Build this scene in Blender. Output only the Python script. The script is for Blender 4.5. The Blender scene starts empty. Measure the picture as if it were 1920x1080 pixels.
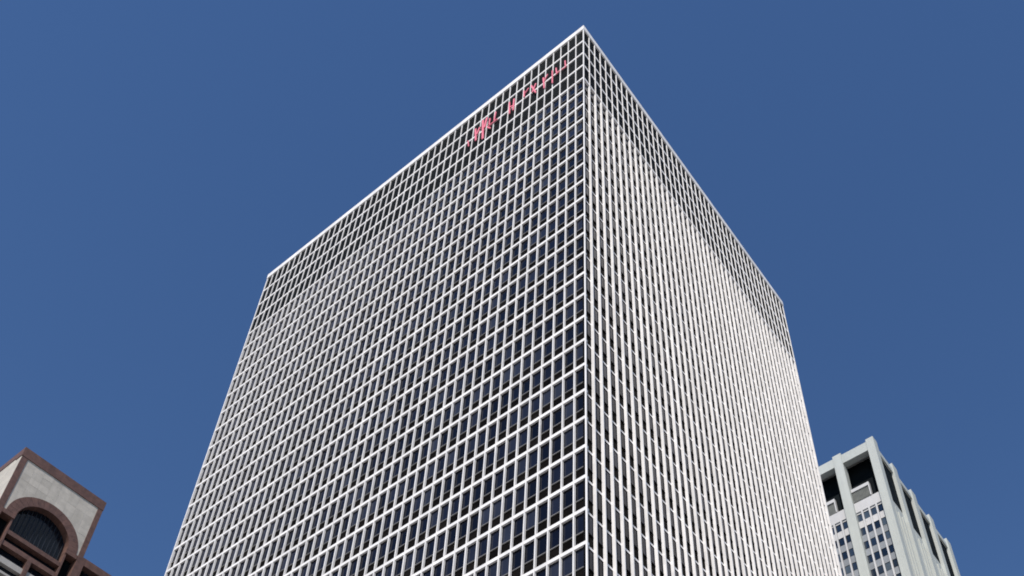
import bpy, math, random
from mathutils import Matrix, Vector
random.seed(11)
SC = bpy.context.scene
COL = SC.collection

# ------------------------------------------------------------------ camera
cam_d = bpy.data.cameras.new('camera')
cam = bpy.data.objects.new('camera', cam_d)
COL.objects.link(cam)
R = [[0.8050732371391496, 0.5929087665858644, -0.017784188138234708],
     [-0.4156306397532789, 0.5424604864011531, -0.7300601290245028],
     [-0.4232118312859262, 0.5951435248733052, 0.6831514697786223]]      # right, down, forward
F, PX, PY = 2152.9472, 1141.8343, 1134.4821
CAM = (36.65026681, -48.82211626, 1.7)
m = Matrix(((R[0][0], -R[1][0], -R[2][0], CAM[0]),
            (R[0][1], -R[1][1], -R[2][1], CAM[1]),
            (R[0][2], -R[1][2], -R[2][2], CAM[2]),
            (0, 0, 0, 1)))
cam.matrix_world = m
cam_d.sensor_width = 36
cam_d.lens = F / 1920 * 36
cam_d.shift_x = (960 - PX) / 1920
cam_d.shift_y = (PY - 540) / 1920
cam_d.clip_start = 0.5
cam_d.clip_end = 9000
SC.camera = cam

# ------------------------------------------------------------------ sky and sun
SUN_EL, SUN_OFF = 47.0, 24.0          # elevation; degrees from the -Y axis towards +X
sd = Vector((math.sin(math.radians(SUN_OFF)) * math.cos(math.radians(SUN_EL)),
             -math.cos(math.radians(SUN_OFF)) * math.cos(math.radians(SUN_EL)),
             math.sin(math.radians(SUN_EL))))
world = bpy.data.worlds.new('World')
SC.world = world
world.use_nodes = True
nt = world.node_tree
bg = nt.nodes['Background']
sky = nt.nodes.new('ShaderNodeTexSky')
sky.sky_type = 'NISHITA'
sky.sun_disc = False
sky.sun_elevation = math.radians(SUN_EL)
sky.sun_rotation = math.radians(180 - SUN_OFF)
sky.altitude = 0
sky.air_density = 1.0
sky.dust_density = 0.0
sky.ozone_density = 2.4
hs = nt.nodes.new('ShaderNodeHueSaturation')
hs.inputs['Saturation'].default_value = 1.17
hs.inputs['Hue'].default_value = 0.506
nt.links.new(sky.outputs[0], hs.inputs['Color'])
nt.links.new(hs.outputs[0], bg.inputs[0])
bg.inputs[1].default_value = 0.108
sun_d = bpy.data.lights.new('sun', 'SUN')
sun_d.energy = 4.4
sun_d.angle = math.radians(0.5)
sun_d.color = (1.0, 0.95, 0.885)
sun = bpy.data.objects.new('sun', sun_d)
sun.rotation_euler = sd.to_track_quat('Z', 'Y').to_euler()
sun.location = (60, -120, 200)
COL.objects.link(sun)
SC.view_settings.view_transform = 'Standard'
SC.view_settings.look = 'None'
SC.view_settings.gamma = 1
SC.view_settings.exposure = 0.2
SC.view_settings.use_curve_mapping = False
SC.cycles.filter_width = 1.8

# ------------------------------------------------------------------ materials
def mat(name, col, rough=0.7, var=0.0, scale=0.6, spec=0.5, metal=0.0, bump=0.0, bscale=6.0, ior=None,
        rnd=0.0, streak=0.0, tint=None, panel=0.0):
    """Principled surface; var = brightness mottling, rnd = difference from piece to piece, streak = rain streaks."""
    M = bpy.data.materials.new(name)
    M.use_nodes = True
    n, l = M.node_tree.nodes, M.node_tree.links
    b = n['Principled BSDF']
    b.inputs['Roughness'].default_value = rough
    b.inputs['Metallic'].default_value = metal
    b.inputs['Specular IOR Level'].default_value = spec
    if ior: b.inputs['IOR'].default_value = ior
    geo = n.new('ShaderNodeNewGeometry')
    noise = n.new('ShaderNodeTexNoise')
    noise.inputs['Scale'].default_value = scale
    noise.inputs['Detail'].default_value = 6
    l.new(geo.outputs['Position'], noise.inputs['Vector'])
    fac = noise.outputs['Fac']
    if streak:
        mp = n.new('ShaderNodeMapping')
        mp.inputs['Scale'].default_value = (1.3, 1.3, 0.05)
        l.new(geo.outputs['Position'], mp.inputs['Vector'])
        n2 = n.new('ShaderNodeTexNoise')
        n2.inputs['Scale'].default_value = 1.0
        n2.inputs['Detail'].default_value = 4
        l.new(mp.outputs[0], n2.inputs['Vector'])
        mx = n.new('ShaderNodeMix'); mx.data_type = 'FLOAT'
        mx.inputs[0].default_value = streak
        l.new(fac, mx.inputs[2]); l.new(n2.outputs['Fac'], mx.inputs[3])
        fac = mx.outputs[0]
    mr = n.new('ShaderNodeMapRange')
    mr.inputs[1].default_value = 0.25; mr.inputs[2].default_value = 0.75
    mr.inputs[3].default_value = 1 - var; mr.inputs[4].default_value = 1 + var
    l.new(fac, mr.inputs[0])
    val = mr.outputs[0]
    rv = None
    if rnd:
        oi = n.new('ShaderNodeObjectInfo')
        ad = n.new('ShaderNodeMath'); ad.operation = 'ADD'
        l.new(oi.outputs['Random'], ad.inputs[0]); l.new(geo.outputs['Random Per Island'], ad.inputs[1])
        fr = n.new('ShaderNodeMath'); fr.operation = 'FRACT'
        l.new(ad.outputs[0], fr.inputs[0])
        rv = fr.outputs[0]
        m2 = n.new('ShaderNodeMapRange')
        m2.inputs[3].default_value = 1 - rnd; m2.inputs[4].default_value = 1 + rnd
        l.new(rv, m2.inputs[0])
        mu = n.new('ShaderNodeMath'); mu.operation = 'MULTIPLY'
        l.new(val, mu.inputs[0]); l.new(m2.outputs[0], mu.inputs[1])
        val = mu.outputs[0]
    if panel:                                  # each cladding panel has its own tone
        sn = n.new('ShaderNodeVectorMath'); sn.operation = 'SNAP'
        sn.inputs[1].default_value = (1.3, 1.27, 1.95)
        l.new(geo.outputs['Position'], sn.inputs[0])
        wn = n.new('ShaderNodeTexWhiteNoise')
        l.new(sn.outputs[0], wn.inputs['Vector'])
        m4 = n.new('ShaderNodeMapRange')
        m4.inputs[3].default_value = 1 - panel; m4.inputs[4].default_value = 1 + panel
        l.new(wn.outputs['Value'], m4.inputs[0])
        mv = n.new('ShaderNodeMath'); mv.operation = 'MULTIPLY'
        l.new(val, mv.inputs[0]); l.new(m4.outputs[0], mv.inputs[1])
        val = mv.outputs[0]
    vm = n.new('ShaderNodeVectorMath'); vm.operation = 'SCALE'
    vm.inputs[0].default_value = col
    if tint and rv is not None:
        mc = n.new('ShaderNodeMix'); mc.data_type = 'RGBA'
        mc.inputs[6].default_value = (*col, 1); mc.inputs[7].default_value = (*tint, 1)
        pw = n.new('ShaderNodeMath'); pw.operation = 'POWER'; pw.inputs[1].default_value = 4
        l.new(rv, pw.inputs[0]); l.new(pw.outputs[0], mc.inputs[0])
        l.new(mc.outputs[2], vm.inputs[0])
    l.new(val, vm.inputs['Scale'])
    l.new(vm.outputs[0], b.inputs['Base Color'])
    if bump:
        n3 = n.new('ShaderNodeTexNoise'); n3.inputs['Scale'].default_value = bscale
        n3.inputs['Detail'].default_value = 3
        l.new(geo.outputs['Position'], n3.inputs['Vector'])
        bp = n.new('ShaderNodeBump'); bp.inputs['Strength'].default_value = bump
        bp.inputs['Distance'].default_value = 0.05
        l.new(n3.outputs['Fac'], bp.inputs['Height']); l.new(bp.outputs[0], b.inputs['Normal'])
    return M

M = {}
M['marble'] = mat('white marble', (0.74, 0.71, 0.69), 0.6, 0.12, 0.35, 0.3, streak=0.6, rnd=0.03, bump=0.1, panel=0.07)
M['glass'] = mat('blue black window glass', (0.006, 0.008, 0.018), 0.07, 0.25, 0.3, 0.08, rnd=0.5,
                 tint=(0.016, 0.019, 0.030), bump=0.25, bscale=0.35)
M['lowglass'] = mat('dark spandrel glass', (0.0065, 0.0055, 0.005), 0.4, 0.3, 0.5, 0.01, rnd=0.4)
M['frame'] = mat('dark bronze frame', (0.008, 0.008, 0.009), 0.7, 0.1, 1, 0.0)
M['rail'] = mat('grey aluminium rail', (0.16, 0.15, 0.14), 0.45, 0.1, 1, metal=0.2)
M['louver'] = mat('charcoal louver', (0.007, 0.009, 0.009), 0.6, 0.3, 0.4, 0.2, rnd=0.5)
M['core'] = mat('dark backing wall', (0.02, 0.02, 0.022), 0.8, 0.2, 0.4)
M['roof'] = mat('roof gravel', (0.30, 0.29, 0.27), 0.9, 0.2, 2)
M['red'] = mat('faded red enamel', (0.80, 0.19, 0.25), 0.5, 0.15, 1.5)
M['granite'] = mat('brown red granite', (0.118, 0.060, 0.045), 0.6, 0.45, 1.6, streak=0.3, rnd=0.1, bump=0.2)
M['limestone'] = mat('pale limestone', (0.45, 0.41, 0.355), 0.8, 0.20, 1.1, streak=0.4, rnd=0.09, bump=0.4)
M['deepglass'] = mat('deep blue black glass', (0.004, 0.010, 0.020), 0.08, 0.2, 0.5, 0.5, rnd=0.5, bump=0.2, bscale=0.5)
M['mullion'] = mat('slate blue mullion', (0.010, 0.014, 0.022), 0.5, 0.1, 1)
M['spanwhite'] = mat('off white spandrel', (0.38, 0.355, 0.33), 0.7, 0.1, 1)
M['concrete'] = mat('pale grey green cladding', (0.42, 0.435, 0.405), 0.75, 0.10, 0.5, streak=0.6, rnd=0.04, bump=0.2)
M['whiteclad'] = mat('white cladding', (0.50, 0.49, 0.485), 0.7, 0.08, 0.8, streak=0.5, rnd=0.04)
M['mauve'] = mat('grey mauve spandrel', (0.21, 0.225, 0.245), 0.7, 0.12, 0.9, rnd=0.12)
M['bluewin'] = mat('navy window glass', (0.012, 0.022, 0.042), 0.10, 0.3, 0.5, 0.5, rnd=0.5, tint=(0.05, 0.065, 0.08))
M['dark'] = mat('black painted shade', (0.006, 0.009, 0.011), 0.8, 0.4, 0.4, 0.05)  # black colour stands in for the shade deep inside openings
M['ventgrey'] = mat('dull grey vent metal', (0.09, 0.095, 0.085), 0.6, 0.25, 1.2)
M['asphalt'] = mat('asphalt', (0.05, 0.05, 0.052), 0.9, 0.25, 0.8)
M['paving'] = mat('pale paving', (0.40, 0.385, 0.36), 0.85, 0.12, 0.7)
M['city'] = mat('city ground', (0.30, 0.29, 0.27), 0.9, 0.3, 0.02)
M['paint'] = mat('road paint', (0.75, 0.74, 0.70), 0.7, 0.1, 2)

# ------------------------------------------------------------------ mesh helpers
def boxes_mesh(name, bl, material):
    V, Fc = [], []
    for (x0, x1, y0, y1, z0, z1) in bl:
        k = len(V)
        V += [(x0, y0, z0), (x1, y0, z0), (x1, y1, z0), (x0, y1, z0), (x0, y0, z1), (x1, y0, z1), (x1, y1, z1), (x0, y1, z1)]
        Fc += [(k, k+3, k+2, k+1), (k+4, k+5, k+6, k+7), (k, k+1, k+5, k+4), (k+1, k+2, k+6, k+5), (k+2, k+3, k+7, k+6), (k+3, k, k+4, k+7)]
    me = bpy.data.meshes.new(name)
    me.from_pydata(V, [], Fc)
    me.materials.append(material)
    return me
def poly_mesh(name, V, Fc, material):
    me = bpy.data.meshes.new(name); me.from_pydata(V, [], Fc); me.materials.append(material)
    me.update(); return me
def link(name, me, parent=None, loc=(0, 0, 0), rz=0, kind=None, label=None):
    o = bpy.data.objects.new(name, me)
    COL.objects.link(o)
    o.location = loc
    if rz: o.rotation_euler = (0, 0, rz)
    if parent: o.parent = parent
    if kind: o['kind'] = kind
    if label: o['label'] = label
    return o
def part(name, bl, mt, parent, **k):
    return link(name, boxes_mesh(name, bl, M[mt]), parent, **k)
def thing(name, label, cat, loc=(0, 0, 0), group=None):
    o = bpy.data.objects.new(name, None)
    COL.objects.link(o)
    o.location = loc; o['label'] = label; o['category'] = cat
    if group: o['group'] = group
    return o
def project(p):
    d = [p[i] - CAM[i] for i in range(3)]
    q = [sum(R[r][i] * d[i] for i in range(3)) for r in range(3)]
    if q[2] < 0.1: return (-1e6, -1e6)
    return (PX + F * q[0] / q[2], PY + F * q[1] / q[2])

# ------------------------------------------------------------------ ground
link('ground', poly_mesh('ground', [(-4000, -4000, -0.16), (4000, -4000, -0.16), (4000, 4000, -0.16), (-4000, 4000, -0.16)], [(0, 1, 2, 3)], M['city']), kind='structure')
link('road', poly_mesh('road', [(-900, -34, -0.15), (900, -34, -0.15), (900, -14, -0.15), (-900, -14, -0.15)], [(0, 1, 2, 3)], M['asphalt']), kind='structure')
link('road', poly_mesh('road', [(14, -13.9, -0.15), (30, -13.9, -0.15), (30, 900, -0.15), (14, 900, -0.15)], [(0, 1, 2, 3)], M['asphalt']), kind='structure')
link('pavement', boxes_mesh('pavement', [(-900, 13.8, -13.8, 160, -0.14, 0)], M['paving']), kind='structure')
link('pavement', boxes_mesh('pavement', [(30.2, 300, -13.8, 160, -0.14, 0)], M['paving']), kind='structure')
link('pavement', boxes_mesh('pavement', [(-900, 900, -200, -34.2, -0.14, 0)], M['paving']), kind='structure')
link('lane_marking', boxes_mesh('lane_marking', [(x, x + 3, -24.1, -23.9, -0.146, -0.142) for x in range(-300, 300, 9)], M['paint']), kind='structure')

# ------------------------------------------------------------------ the white grid tower
Z4, FL, HM, ROOF = 151.364, 3.9, 3.964, 168.134
BL, BR, NL, NR = 1.3010, 1.2628, 49, 43
W1, W2 = BL * NL, BR * NR
def zr(r): return Z4 + (4 - r) * (FL if r >= 4 else HM)
LAST = 41
PAR0 = 166.95
CW, PROUD, PRR, REC, RER = 0.105, 0.05, 0.06, 0.24, 0.31          # column width, how far columns stand proud of the bands, glass recess
BHL, BHR = 0.38, 0.25                        # band heights of the two faces
tower = thing('office_tower', 'tall white office tower with a dense grid of columns and dark windows, at the centre', 'office tower')

# solid body behind the glass, rear walls, roof
part('inner_wall', [(-W1 + 0.6, -RER - 0.08, REC + 0.08, W2 - 0.6, 0, 167.3)], 'core', tower)
part('rear_wall', [(-W1 - 0.02, -W1 + 0.5, 0.4, W2 - 0.52, 0, PAR0 - 0.01)], 'marble', tower)
part('rear_wall', [(-W1 + 0.52, -0.4, W2 - 0.5, W2 + 0.02, 0, PAR0 - 0.01)], 'marble', tower)
part('roof_slab', [(-W1 + 0.7, -0.7, 0.7, W2 - 0.7, 167.31, 167.5)], 'roof', tower)
# parapet, one length on each side
P = 0.11
BS = 0.25                                    # right-hand bands sit this far back
part('parapet', [(-W1 - P, P, -P, 0.6, PAR0, ROOF)], 'marble', tower)
part('parapet', [(-0.6, P - 0.002, 0.602, W2 + P, PAR0, ROOF)], 'marble', tower)
part('parapet', [(-W1 - P, -W1 + 0.6, 0.602, W2 + P, PAR0, ROOF)], 'marble', tower)
part('parapet', [(-W1 + 0.602, -0.602, W2 - 0.6, W2 + P, PAR0, ROOF)], 'marble', tower)

# columns: each full-height column is a part
cm = boxes_mesh('column', [(-CW / 2, CW / 2, -PROUD, 0.42, 0, PAR0 - 0.003)], M['marble'])
for i in range(1, NL):
    link('column', cm, tower, (-BL * i, 0, 0))
cmr = boxes_mesh('column', [(-CW / 2, CW / 2, -PRR, 0.42, 0, PAR0 - 0.003)], M['marble'])
for k in range(1, NR):
    link('column', cmr, tower, (0, BR * k, 0), rz=math.pi / 2)
link('corner_column', boxes_mesh('corner_column', [(-0.085, PRR, -PROUD, 0.065, 0, PAR0 - 0.003)], M['marble']), tower)
link('corner_column', boxes_mesh('corner_column', [(-W1 - PROUD, -W1 + 0.10, -PROUD, 0.39, 0, PAR0 - 0.003)], M['marble']), tower)
link('corner_column', boxes_mesh('corner_column', [(-0.39, PRR, W2 - 0.10, W2 + PROUD, 0, PAR0 - 0.003)], M['marble']), tower)
# floor bands: one per storey on each of the two faces
bml = boxes_mesh('floor_band', [(-W1 + 0.10, -0.086, 0, 0.40, -BHL / 2, BHL / 2)], M['marble'])
bmr = boxes_mesh('floor_band', [(-0.40, -BS, 0.067, W2 - 0.10, -BHR / 2, BHR / 2)], M['marble'])
bmt = boxes_mesh('floor_band', [(-0.40, -0.03, 0.067, W2 - 0.10, -0.24, 0.24)], M['marble'])     # plant storeys: deeper and nearer the face
for r in range(1, LAST + 1):
    link('floor_band', bml, tower, (0, 0, zr(r)))
    link('floor_band', bmt if r <= 4 else bmr, tower, (0, 0, zr(r)))

# windows (origin: middle of the bay, at the lower edge of the band above)
def win_boxes(bay, h, REC):
    w = bay - CW
    a, z0, z1 = w / 2, -h, 0.0
    y0, y1 = REC - 0.05, REC + 0.05
    t = 0.045
    fr = [(-a, -a + t, y0, y1, z0, z1), (a - t, a, y0, y1, z0, z1), (-a + t, a - t, y0, y1, z1 - t, z1), (-a + t, a - t, y0, y1, z0, z0 + t)]
    zt = -h * 0.62
    gl = [(-a + t, a - t, REC - 0.01, REC + 0.03, zt + 0.07, z1 - t)]
    tr = [(-a + t, a - t, REC - 0.09, REC + 0.03, zt - 0.04, zt + 0.07)]
    lo = [(-a + t, a - t, REC + 0.0, REC + 0.035, z0 + t, zt - 0.04)]
    return fr, gl, tr, lo
def face_xf(face, i, z):          # place of the bay: location and turn
    if face == 0: return (-BL * (i + 0.5), 0, z), 0
    return (0, BR * (i + 0.5), z), math.pi / 2
HW = (FL - BHL, FL - BHR)
HL = (HM - BHL, HM - BHR)
WB = [win_boxes((BL, BR)[f], HW[f], (REC, RER)[f]) for f in (0, 1)]
WM = []
for f in (0, 1):
    if f == 1: WB[f] = (WB[f][0], WB[f][1], [(a, b, REC - 0.03, e, g, h) for (a, b, c, e, g, h) in WB[f][2]], WB[f][3])
    WM.append((boxes_mesh('window', WB[f][0], M['frame']), boxes_mesh('pane', WB[f][1], M['glass']),
               boxes_mesh('transom_rail', WB[f][2], M[('rail', 'frame')[f]]), boxes_mesh('lower_pane', WB[f][3], M['lowglass'])))
cells = []
for f in (0, 1):
    for r in range(4, LAST):
        for i in range((NL, NR)[f]):
            z = zr(r) - (BHL, BHR)[f] / 2
            (x, y, zz), _ = face_xf(f, i, z)
            hb = (BL, BR)[f] / 2
            c = [(x - hb, y + 0.2, z), (x + hb, y + 0.2, z), (x - hb, y + 0.2, z - 3.4)] if f == 0 else [(x - .2, y - hb, z), (x - .2, y + hb, z), (x - .2, y - hb, z - 3.4)]
            p = [project(q) for q in c]
            inside = -20 < p[0][0] < 1940 and -20 < p[0][1] < 1090
            area = abs((p[1][0] - p[0][0]) * (p[2][1] - p[0][1]) - (p[1][1] - p[0][1]) * (p[2][0] - p[0][0]))
            cells.append((-(area if inside else 0) * (1.0 if f == 0 else 0.8), f, r, i))
cells.sort()
for q, (a, f, r, i) in enumerate(cells[:300]):
    loc, rz = face_xf(f, i, zr(r) - (BHL, BHR)[f] / 2)
    w = link('window', WM[f][0], tower, loc, rz)
    link('pane', WM[f][1], w); link('transom_rail', WM[f][2], w); link('lower_pane', WM[f][3], w)
def placed(bl, loc, f):
    o = []
    for (x0, x1, y0, y1, z0, z1) in bl:
        if f == 0: o.append((x0 + loc[0], x1 + loc[0], y0 + loc[1], y1 + loc[1], z0 + loc[2], z1 + loc[2]))
        else: o.append((-y1 + loc[0], -y0 + loc[0], x0 + loc[1], x1 + loc[1], z0 + loc[2], z1 + loc[2]))
    return o
rest = [[], [], [], [], []]
for (a, f, r, i) in cells[300:]:
    loc, _ = face_xf(f, i, zr(r) - (BHL, BHR)[f] / 2)
    for k in range(4): rest[4 if (k == 2 and f == 1) else k] += placed(WB[f][k], loc, f)
for nm, mt, k in (('window_frames', 'frame', 0), ('window_panes', 'glass', 1), ('transom_rails', 'rail', 2), ('lower_panes', 'lowglass', 3), ('transom_rails', 'frame', 4)):
    part(nm, rest[k], mt, tower, kind='stuff')

# louvers of the four plant-room storeys at the top
def louver_boxes(bay, h, REC):
    w = bay - CW; a = w / 2
    o = [(-a, a, REC + 0.03, REC + 0.06, -h, 0)]
    n = 12
    for j in range(n):
        z = -h + (j + 0.25) * h / n
        o.append((-a, a, REC - 0.04, REC + 0.02, z, z + h / n * 0.35))
    return o
lcells = []
for f in (0, 1):
    for r in range(0, 4):
        for i in range((NL, NR)[f]):
            top = PAR0 if r == 0 else zr(r) - (BHL, BHR)[f] / 2
            h = top - (zr(r + 1) + (BHL, BHR)[f] / 2)
            lcells.append((i, f, r, top, h))
lcells.sort()
lm = {}
lrest = []
for q, (i, f, r, top, h) in enumerate(lcells):
    key = (f, r == 0)
    if key not in lm: lm[key] = (louver_boxes((BL, BR)[f], h, 0.11), boxes_mesh('louver', louver_boxes((BL, BR)[f], h, 0.11), M['louver']))
    loc, rz = face_xf(f, i, top)
    if q < 300: link('louver', lm[key][1], tower, loc, rz)
    else: lrest += placed(lm[key][0], loc, f)
part('louvers', lrest, 'louver', tower, kind='stuff')

# red sign letters, too blurred to read: the strokes that can be seen
sign = thing('sign', 'row of weathered red sign letters fixed high on the left face of the white tower', 'sign', (0, 0, 0))
strokes = {
 0: (0.30, [((20.18, 159.1), (19.9, 157.1))]),
 1: (0.62, [((18.95, 161.2), (18.6, 157.2)), ((18.6, 159.0), (18.1, 160.6))]),
 2: (0.70, [((17.65, 162.2), (17.25, 156.0)), ((17.2, 159.3), (16.9, 162.0))]),
 3: (0.42, [((16.62, 158.75), (14.79, 158.79)), ((16.3, 159.1), (16.27, 160.9)), ((15.39, 159.1), (15.26, 161.62)), ((16.6, 158.6), (15.9, 157.4))]),
 4: (0.45, [((12.75, 161.3), (12.55, 157.4)), ((11.93, 161.2), (11.92, 157.6)), ((12.6, 159.5), (11.8, 159.0))]),
 5: (0.35, [((10.14, 161.3), (10.05, 159.2)), ((9.9, 160.2), (9.3, 161.0))]),
 6: (0.50, [((8.85, 161.1), (7.95, 157.6)), ((8.04, 160.6), (8.6, 158.6))]),
 7: (0.45, [((6.75, 160.6), (6.48, 156.9)), ((6.6, 159.3), (6.0, 160.6))]),
 8: (0.35, [((5.18, 160.6), (5.1, 156.5))]),
 9: (0.38, [((4.54, 160.5), (4.40, 158.6)), ((4.5, 158.4), (3.9, 158.7))]),
 10: (0.34, [((3.6, 158.6), (2.97, 158.44)), ((3.0, 160.6), (2.9, 158.4))]),
}
def stroke_mesh(name, segs, wd, y0, y1, mt, z_wd=None):
    V, Fc = [], []
    for (a, b) in segs:
        ax, az, bx, bz = -a[0], a[1], -b[0], b[1]
        dx, dz = bx - ax, bz - az
        L = math.hypot(dx, dz); nx, nz = -dz / L * wd / 2, dx / L * wd / 2
        q = [(ax + nx, az + nz), (bx + nx, bz + nz), (bx - nx, bz - nz), (ax - nx, az - nz)]
        k = len(V)
        yo = 0.004 * (k // 8)
        V += [(x, y0 - yo, z) for x, z in q] + [(x, y1, z) for x, z in q]
        Fc += [(k, k+1, k+2, k+3), (k+7, k+6, k+5, k+4), (k, k+4, k+5, k+1), (k+1, k+5, k+6, k+2), (k+2, k+6, k+7, k+3), (k+3, k+7, k+4, k)]
    return poly_mesh(name, V, Fc, M[mt])
for k, (wd, segs) in strokes.items():
    link('sign_letter', stroke_mesh('sign_letter', segs, wd * 0.47, -0.22, -0.10, 'red'), sign)

# ------------------------------------------------------------------ right-hand tower behind
rb = thing('high_rise', 'pale grey high-rise with deep dark openings under its roof, behind the white tower', 'high-rise')
RX, RY, RT = -0.12, 86.2, 164.8
RW, RD, RBAY = 32.8, 32.6, 7.98
BY = RY + 0.9        # wall plane of the front face
WX = RX - 0.75       # wall plane of the side face
# body
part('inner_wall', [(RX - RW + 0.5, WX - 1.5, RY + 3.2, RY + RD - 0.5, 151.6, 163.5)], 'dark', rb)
part('inner_wall', [(RX - RW + 0.5, WX - 0.3, BY + 0.3, RY + RD - 0.5, 0, 151.38)], 'mauve', rb)
part('roof_slab', [(RX - RW + 0.5, WX + 0.05, BY + 0.05, RY + RD - 0.5, 163.52, 163.9)], 'roof', rb)
part('terrace_slab', [(RX - RW + 0.5, WX + 0.02, BY - 0.1, RY + RD - 0.5, 151.385, 151.58)], 'whiteclad', rb)
# front piers
px = [(RX - 1.45, RX)] + [(RX - 7.35 - 0.85 - RBAY * k, RX - 7.35 + 0.85 - RBAY * k) for k in range(4)]
for (a, b) in px:
    part('pier', [(a, b, RY, RY + (1.7 if b == RX else 1.6), 0, RT)], 'concrete', rb)
# side piers
for k in range(1, 5):
    y = RY + 8.0 * k
    part('pier', [(RX - 1.6, RX, y - 0.1, y + 1.85, 0, RT)], 'concrete', rb)
# roof beams between piers
for k in range(len(px) - 1):
    part('roof_beam', [(px[k + 1][1] + 0.002, px[k][0] - 0.002, RY + 0.15, RY + 1.5, 162.05, 164.35)], 'concrete', rb)
for k in range(4):
    y0 = RY + (1.702 if k == 0 else 8.0 * k + 1.852)
    part('roof_beam', [(RX - 1.5, RX - 0.28, y0, RY + 8.0 * (k + 1) - 0.102, 162.3, 163.6)], 'concrete', rb)
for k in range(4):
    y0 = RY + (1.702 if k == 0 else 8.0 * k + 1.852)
    part('shade_infill', [(RX - 1.5, RX - 0.62, y0, RY + 8.0 * (k + 1) - 0.102, 151.6, 162.298)], 'dark', rb)  # solid black slab fills the opening, painting in the recess shade
# equipment boxes standing in the openings
for k in range(3):
    x1, x0 = px[k][0], px[k + 1][1]
    bx = link('equipment_box', boxes_mesh('equipment_box', [(x0 + 0.05, x1 - 1.55, RY + 0.55, RY + 1.3, 154.2, 154.95),
                                                         (x1 - 1.75, x1 - 1.55, RY + 0.55, RY + 1.3, 151.6, 154.2)], M['whiteclad']), rb)
    link('vent_panel', boxes_mesh('vent_panel', [(x0 + 0.05, x1 - 1.75, RY + 0.75, RY + 0.9, 151.6, 154.1)] +
         [(x0 + 0.1 + 0.3 * j, x0 + 0.22 + 0.3 * j, RY + 0.66, RY + 0.75, 151.65, 154.05) for j in range(11)], M['ventgrey']), bx)
# front: windows, spandrels, mullion strips
rows = [147.7 - 3.35 * j for j in range(43)]
wmesh = boxes_mesh('window', [(-0.49, 0.49, 0.10, 0.16, -0.84, 0.84)], M['bluewin'])
fmesh = boxes_mesh('window_frame', [(-0.53, -0.49, 0.04, 0.2, -0.88, 0.88), (0.49, 0.53, 0.04, 0.2, -0.88, 0.88),
                                     (-0.49, 0.49, 0.04, 0.2, 0.84, 0.88), (-0.49, 0.49, 0.04, 0.2, -0.88, -0.84)], M['frame'])
spm = boxes_mesh('spandrel_panel', [(-0.5, 0.5, 0.06, 0.25, -0.794, 0.794)], M['mauve'])
spw = boxes_mesh('spandrel_panel', [(-0.5, 0.5, 0.02, 0.25, -0.794, 0.794)], M['whiteclad'])
stuff_f, stuff_p, stuff_s = [], [], []
for b in range(3):
    x1, x0 = px[b][0], px[b + 1][1]
    cw = [x1 - 0.58 - 1.355 * c for c in range(4)] if b == 0 else [x1 - 0.62 - 1.36 * c for c in range(5)]
    cw = [c for c in cw if c > x0 + 0.4]
    # mullion strips
    for c in range(len(cw) + 1):
        xm = (cw[c] + 0.68) if c < len(cw) else (cw[-1] - 0.68)
        a, e = max(xm - 0.15, x0 + 0.002), min(xm + 0.15, x1 - 0.002)
        if e - a > 0.05: part('mullion', [(a, e, RY + 0.62, BY + 0.3, 0, 149.0)], 'whiteclad', rb)
    part('wall_panel', [(x0 + 0.002, x1 - 0.002, RY + 0.66, BY + 0.3, 149.002, 151.38)], 'whiteclad', rb)
    for xc in cw:
        for j, z in enumerate(rows):
            sp_z = z - 3.35 / 2
            if j < 13:
                w = link('window', wmesh, rb, (xc, BY - 0.08, z))
                link('window_frame', fmesh, w)
                link('spandrel_panel', spw if j == 0 else spm, rb, (xc, BY - 0.08, sp_z))
                if j == 0: link('spandrel_panel', boxes_mesh('spandrel_panel', [(-0.5, 0.5, 0.02, 0.25, -0.205, 0.205)], M['whiteclad']), rb, (xc, BY - 0.08, 148.79))
            elif z > 4:
                stuff_p.append((xc - 0.46, xc + 0.46, BY + 0.02, BY + 0.08, z - 0.74, z + 0.74))
                stuff_s.append((xc - 0.5, xc + 0.5, BY - 0.02, BY + 0.17, sp_z - 0.895, sp_z + 0.895))
part('windows', stuff_p, 'bluewin', rb, kind='stuff')
part('spandrel_panels', stuff_s, 'mauve', rb, kind='stuff')
# side face: closely spaced fins with windows between
for k in range(4):
    y0 = RY + (1.702 if k == 0 else 8.0 * k + 1.852)
    y1 = RY + 8.0 * (k + 1) - 0.102
    n = 4
    stp = (y1 - y0) / n
    part('wall_panel', [(WX - 0.3, WX + 0.12, y0, y1, 149.0, 151.38)], 'concrete', rb)
    wl, sl = [], []
    for j in range(n):
        ya = y0 + stp * j
        part('mullion', [(WX - 0.3, WX + 0.42, ya + 0.002, ya + 0.36, 0, 148.998)], 'concrete', rb)
        wl += [(WX - 0.25, WX - 0.15, ya + 0.362, ya + stp - 0.001, z - 0.74, z + 0.74) for z in rows if z > 4]
        sl += [(WX - 0.25, WX - 0.08, ya + 0.362, ya + stp - 0.001, z - 3.35 / 2 - 0.9, z - 3.35 / 2 + 0.9) for z in rows if z > 4]
    part('windows', wl, 'bluewin', rb, kind='stuff')
    part('spandrel_panels', sl, 'concrete', rb, kind='stuff')

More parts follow.
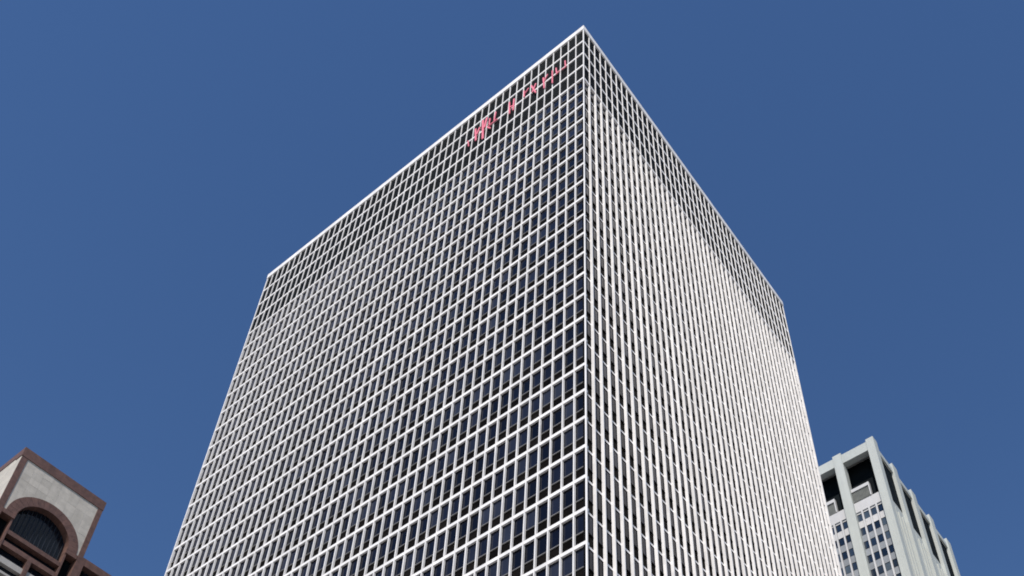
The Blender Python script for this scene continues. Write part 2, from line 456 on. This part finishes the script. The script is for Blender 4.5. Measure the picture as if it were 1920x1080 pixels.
# ------------------------------------------------------------------ left-hand building with the arch
lb = thing('arched_building', 'beige building with brown trim and a big dark arched window, lower left corner', 'building')
LX, LT = -100.51, 142.0
LY0, LY1 = -9.9, 4.45
def yz_extrude(name, pts, x0, x1, mt, parent=lb, **k):      # closed outline in (y, z), from x0 to x1
    n = len(pts)
    V = [(x1, y, z) for y, z in pts] + [(x0, y, z) for y, z in pts]
    Fc = [tuple(range(n)), tuple(range(2 * n - 1, n - 1, -1))] + [(i, i + n, (i + 1) % n + n, (i + 1) % n) for i in range(n)]
    me = poly_mesh(name, V, Fc, M[mt])
    return link(name, me, parent, **k)
CY, CZ, RI, RO = -2.55, 129.15, 4.33, 5.92
SP = 0.25
def arc(r, a0, a1, n, dz=0):
    return [(CY + r * math.cos(math.radians(a0 + (a1 - a0) * j / n)), CZ + dz + r * math.sin(math.radians(a0 + (a1 - a0) * j / n))) for j in range(n + 1)]
# solid body behind everything
part('inner_wall', [(LX - 16, LX - 1.5, LY0 + 0.6, LY1 - 0.3, 0, LT - 1.2)], 'dark', lb)
# top trim, corner piers (granite)
part('cornice', [(LX - 1.6, LX + 0.10, LY0 - 0.10, LY1 + 0.10, LT - 1.9, LT)], 'granite', lb)
part('cornice', [(LX - 16.5, LX - 1.602, LY0 - 0.10, LY0 + 1.2, LT - 1.5, LT)], 'granite', lb)
part('pier', [(LX - 1.5, LX + 0.05, LY0 + 0.04, LY0 + 0.98, 0, LT - 1.902)], 'granite', lb)
part('pier', [(LX - 1.5, LX + 0.05, LY1 - 0.75, LY1 + 0.05, 129.45, LT - 1.902)], 'granite', lb)
part('pier', [(LX - 1.5, LX + 0.05, LY1 - 0.72, LY1 + 0.55, 0, 129.448)], 'granite', lb)
# sunlit side wall of stone courses
for j in range(9):
    z1 = LT - 1.504 - j * 1.5
    for i in range(5):
        x1 = LX - 0.02 - 3.2 * i
        part('stone_panel', [(x1 - 3.185, x1, LY0 + 0.0, LY0 + 0.5, z1 - 1.485, z1)], 'limestone', lb)
part('side_wall', [(LX - 16, LX - 0.3, LY0 + 0.02, LY0 + 0.6, 0, LT - 1.504 - 13.5)], 'limestone', lb)
# stone panels over the arch: courses clipped to the outside of the granite ring
PY0, PY1 = LY0 + 0.982, LY1 - 0.752
z_top = LT - 1.902
nz, ny = 8, 8
hz = (z_top - 129.2) / nz
wy = (PY1 - PY0) / ny
def clip_out(y, z, r):
    dy, dz = y - CY, z - CZ
    d = math.hypot(dy, dz)
    if d >= r: return (y, z)
    return (CY + dy / max(d, 1e-3) * r, CZ + dz / max(d, 1e-3) * r)
for a in range(nz):
    for b in range(ny):
        za, zb = z_top - hz * (a + 1) + 0.012, z_top - hz * a
        ya, yb = PY0 + wy * b, PY0 + wy * (b + 1) - 0.012
        ro = RO - 0.06
        cs = [(ya, za), (yb, za), (yb, zb), (ya, zb)]
        ins = [math.hypot(y - CY, z - CZ) < ro for y, z in cs]
        if all(ins): continue
        pts = []
        N = 6
        for e in range(4):
            p, q = cs[e], cs[(e + 1) % 4]
            for s in range(N):
                y, z = p[0] + (q[0] - p[0]) * s / N, p[1] + (q[1] - p[1]) * s / N
                pts.append((y, z))
        if any(ins):
            # keep the outside part of the outline, follow the ring along the cut
            pts = [q for q in pts if math.hypot(q[0] - CY, q[1] - CZ) >= ro - 1e-6]
            # rotate so that the gap is at the end
            gaps = [math.dist(pts[t], pts[(t + 1) % len(pts)]) for t in range(len(pts))]
            g = gaps.index(max(gaps)); pts = pts[g + 1:] + pts[:g + 1]
            if len(pts) < 3: continue
            a0 = math.atan2(pts[-1][1] - CZ, pts[-1][0] - CY); a1 = math.atan2(pts[0][1] - CZ, pts[0][0] - CY)
            for s in range(0, 5):
                t = a0 + (a1 - a0) * s / 4
                pts.append((CY + ro * math.cos(t), CZ + ro * math.sin(t)))
        yz_extrude('stone_panel', pts, LX - 0.5, LX - 0.04 + random.uniform(-0.008, 0.008), 'limestone')
# ring of granite blocks
nb = 17
for j in range(nb):
    a0, a1 = 180 * j / nb + 0.15, 180 * (j + 1) / nb - 0.15
    pts = arc(RO, a0, a1, 3) + arc(RI, a1, a0, 3)
    yz_extrude('arch_stone', pts, LX - 1.5, LX + 0.04, 'granite')
# springing blocks and jambs
for s in (-1, 1):
    ya, yb = sorted((CY + s * RI, CY + s * (RO + 0.42)))
    part('springer', [(LX - 1.4, LX + 0.03, max(ya, PY0), min(yb, PY1 - 0.03), 128.35, CZ - 0.01)], 'granite', lb)
    ya, yb = sorted((CY + s * (RI + 0.02), CY + s * (RI + 0.30)))
    part('jamb', [(LX - 1.3, LX - 0.15, ya, yb, 118.0, 128.348)], 'granite', lb)
# arched glazing with mullions
pts = arc(RI - 0.02, 0, 180, 28) + [(CY - RI + 0.02, 126.3), (CY + RI - 0.02, 126.3)]
yz_extrude('arched_glass', pts, LX - 1.35, LX - 1.25, 'deepglass')
for j in range(-6, 7):
    y = CY + j * 0.66
    h = math.sqrt(max(0, (RI - 0.05) ** 2 - (y - CY) ** 2))
    part('mullion', [(LX - 1.25, LX - 1.12, y - 0.04, y + 0.04, 126.3, CZ + h)], 'mullion', lb)
# balcony rails, storeys under the arch
def beam(name, z0, z1, mt, dx, ya=PY0 + 0.9, yb=CY + RI + 0.0):
    part(name, [(LX - 1.2, LX + dx, ya, yb, z0, z1)], mt, lb)
beam('balcony_rail', 125.5, 126.28, 'granite', -0.18, CY - RI + 0.02, CY + RI - 0.02)
beam('balcony_rail', 123.3, 124.15, 'granite', -0.25, CY - RI + 0.02, CY + RI - 0.02)
part('post', [(LX - 1.15, LX - 0.2, -2.65, -2.0, 100, 123.298)], 'granite', lb)
for (ya, yb) in ((CY - RI + 0.02, -2.652), (-1.998, CY + RI - 0.02)):
    part('spandrel_panel', [(LX - 1.2, LX - 0.45, ya, yb, 120.5, 121.55)], 'spanwhite', lb)
    part('spandrel_panel', [(LX - 1.2, LX - 0.55, ya, yb, 118.9, 119.3)], 'spanwhite', lb)
    part('spandrel_panel', [(LX - 1.2, LX - 0.45, ya, yb, 116.6, 117.6)], 'spanwhite', lb)
    part('window', [(LX - 1.4, LX - 1.3, ya, yb, 121.56, 123.29)], 'deepglass', lb)
    part('window', [(LX - 1.4, LX - 1.3, ya, yb, 117.7, 120.49)], 'deepglass', lb)
part('window', [(LX - 1.4, LX - 1.3, CY - RI, CY + RI, 124.16, 125.49)], 'deepglass', lb)
# lower wing to the right
wy1 = 22.0
part('wing_wall', [(LX - 14, LX - 1.2, LY1 + 0.56, wy1, 0, 129.0)], 'dark', lb)
part('cornice', [(LX - 2.0, LX + 0.02, LY1 + 0.562, wy1, 128.1, 129.5)], 'granite', lb)
for k in range(4):
    y = LY1 + 0.9 + k * 4.4
    if k: part('pier', [(LX - 1.4, LX - 0.02, y - 0.45, y + 0.45, 0, 128.098)], 'granite', lb)
    part('window', [(LX - 1.19, LX - 1.1, y + 0.5, y + 3.9, 124.5, 127.9)], 'deepglass', lb)
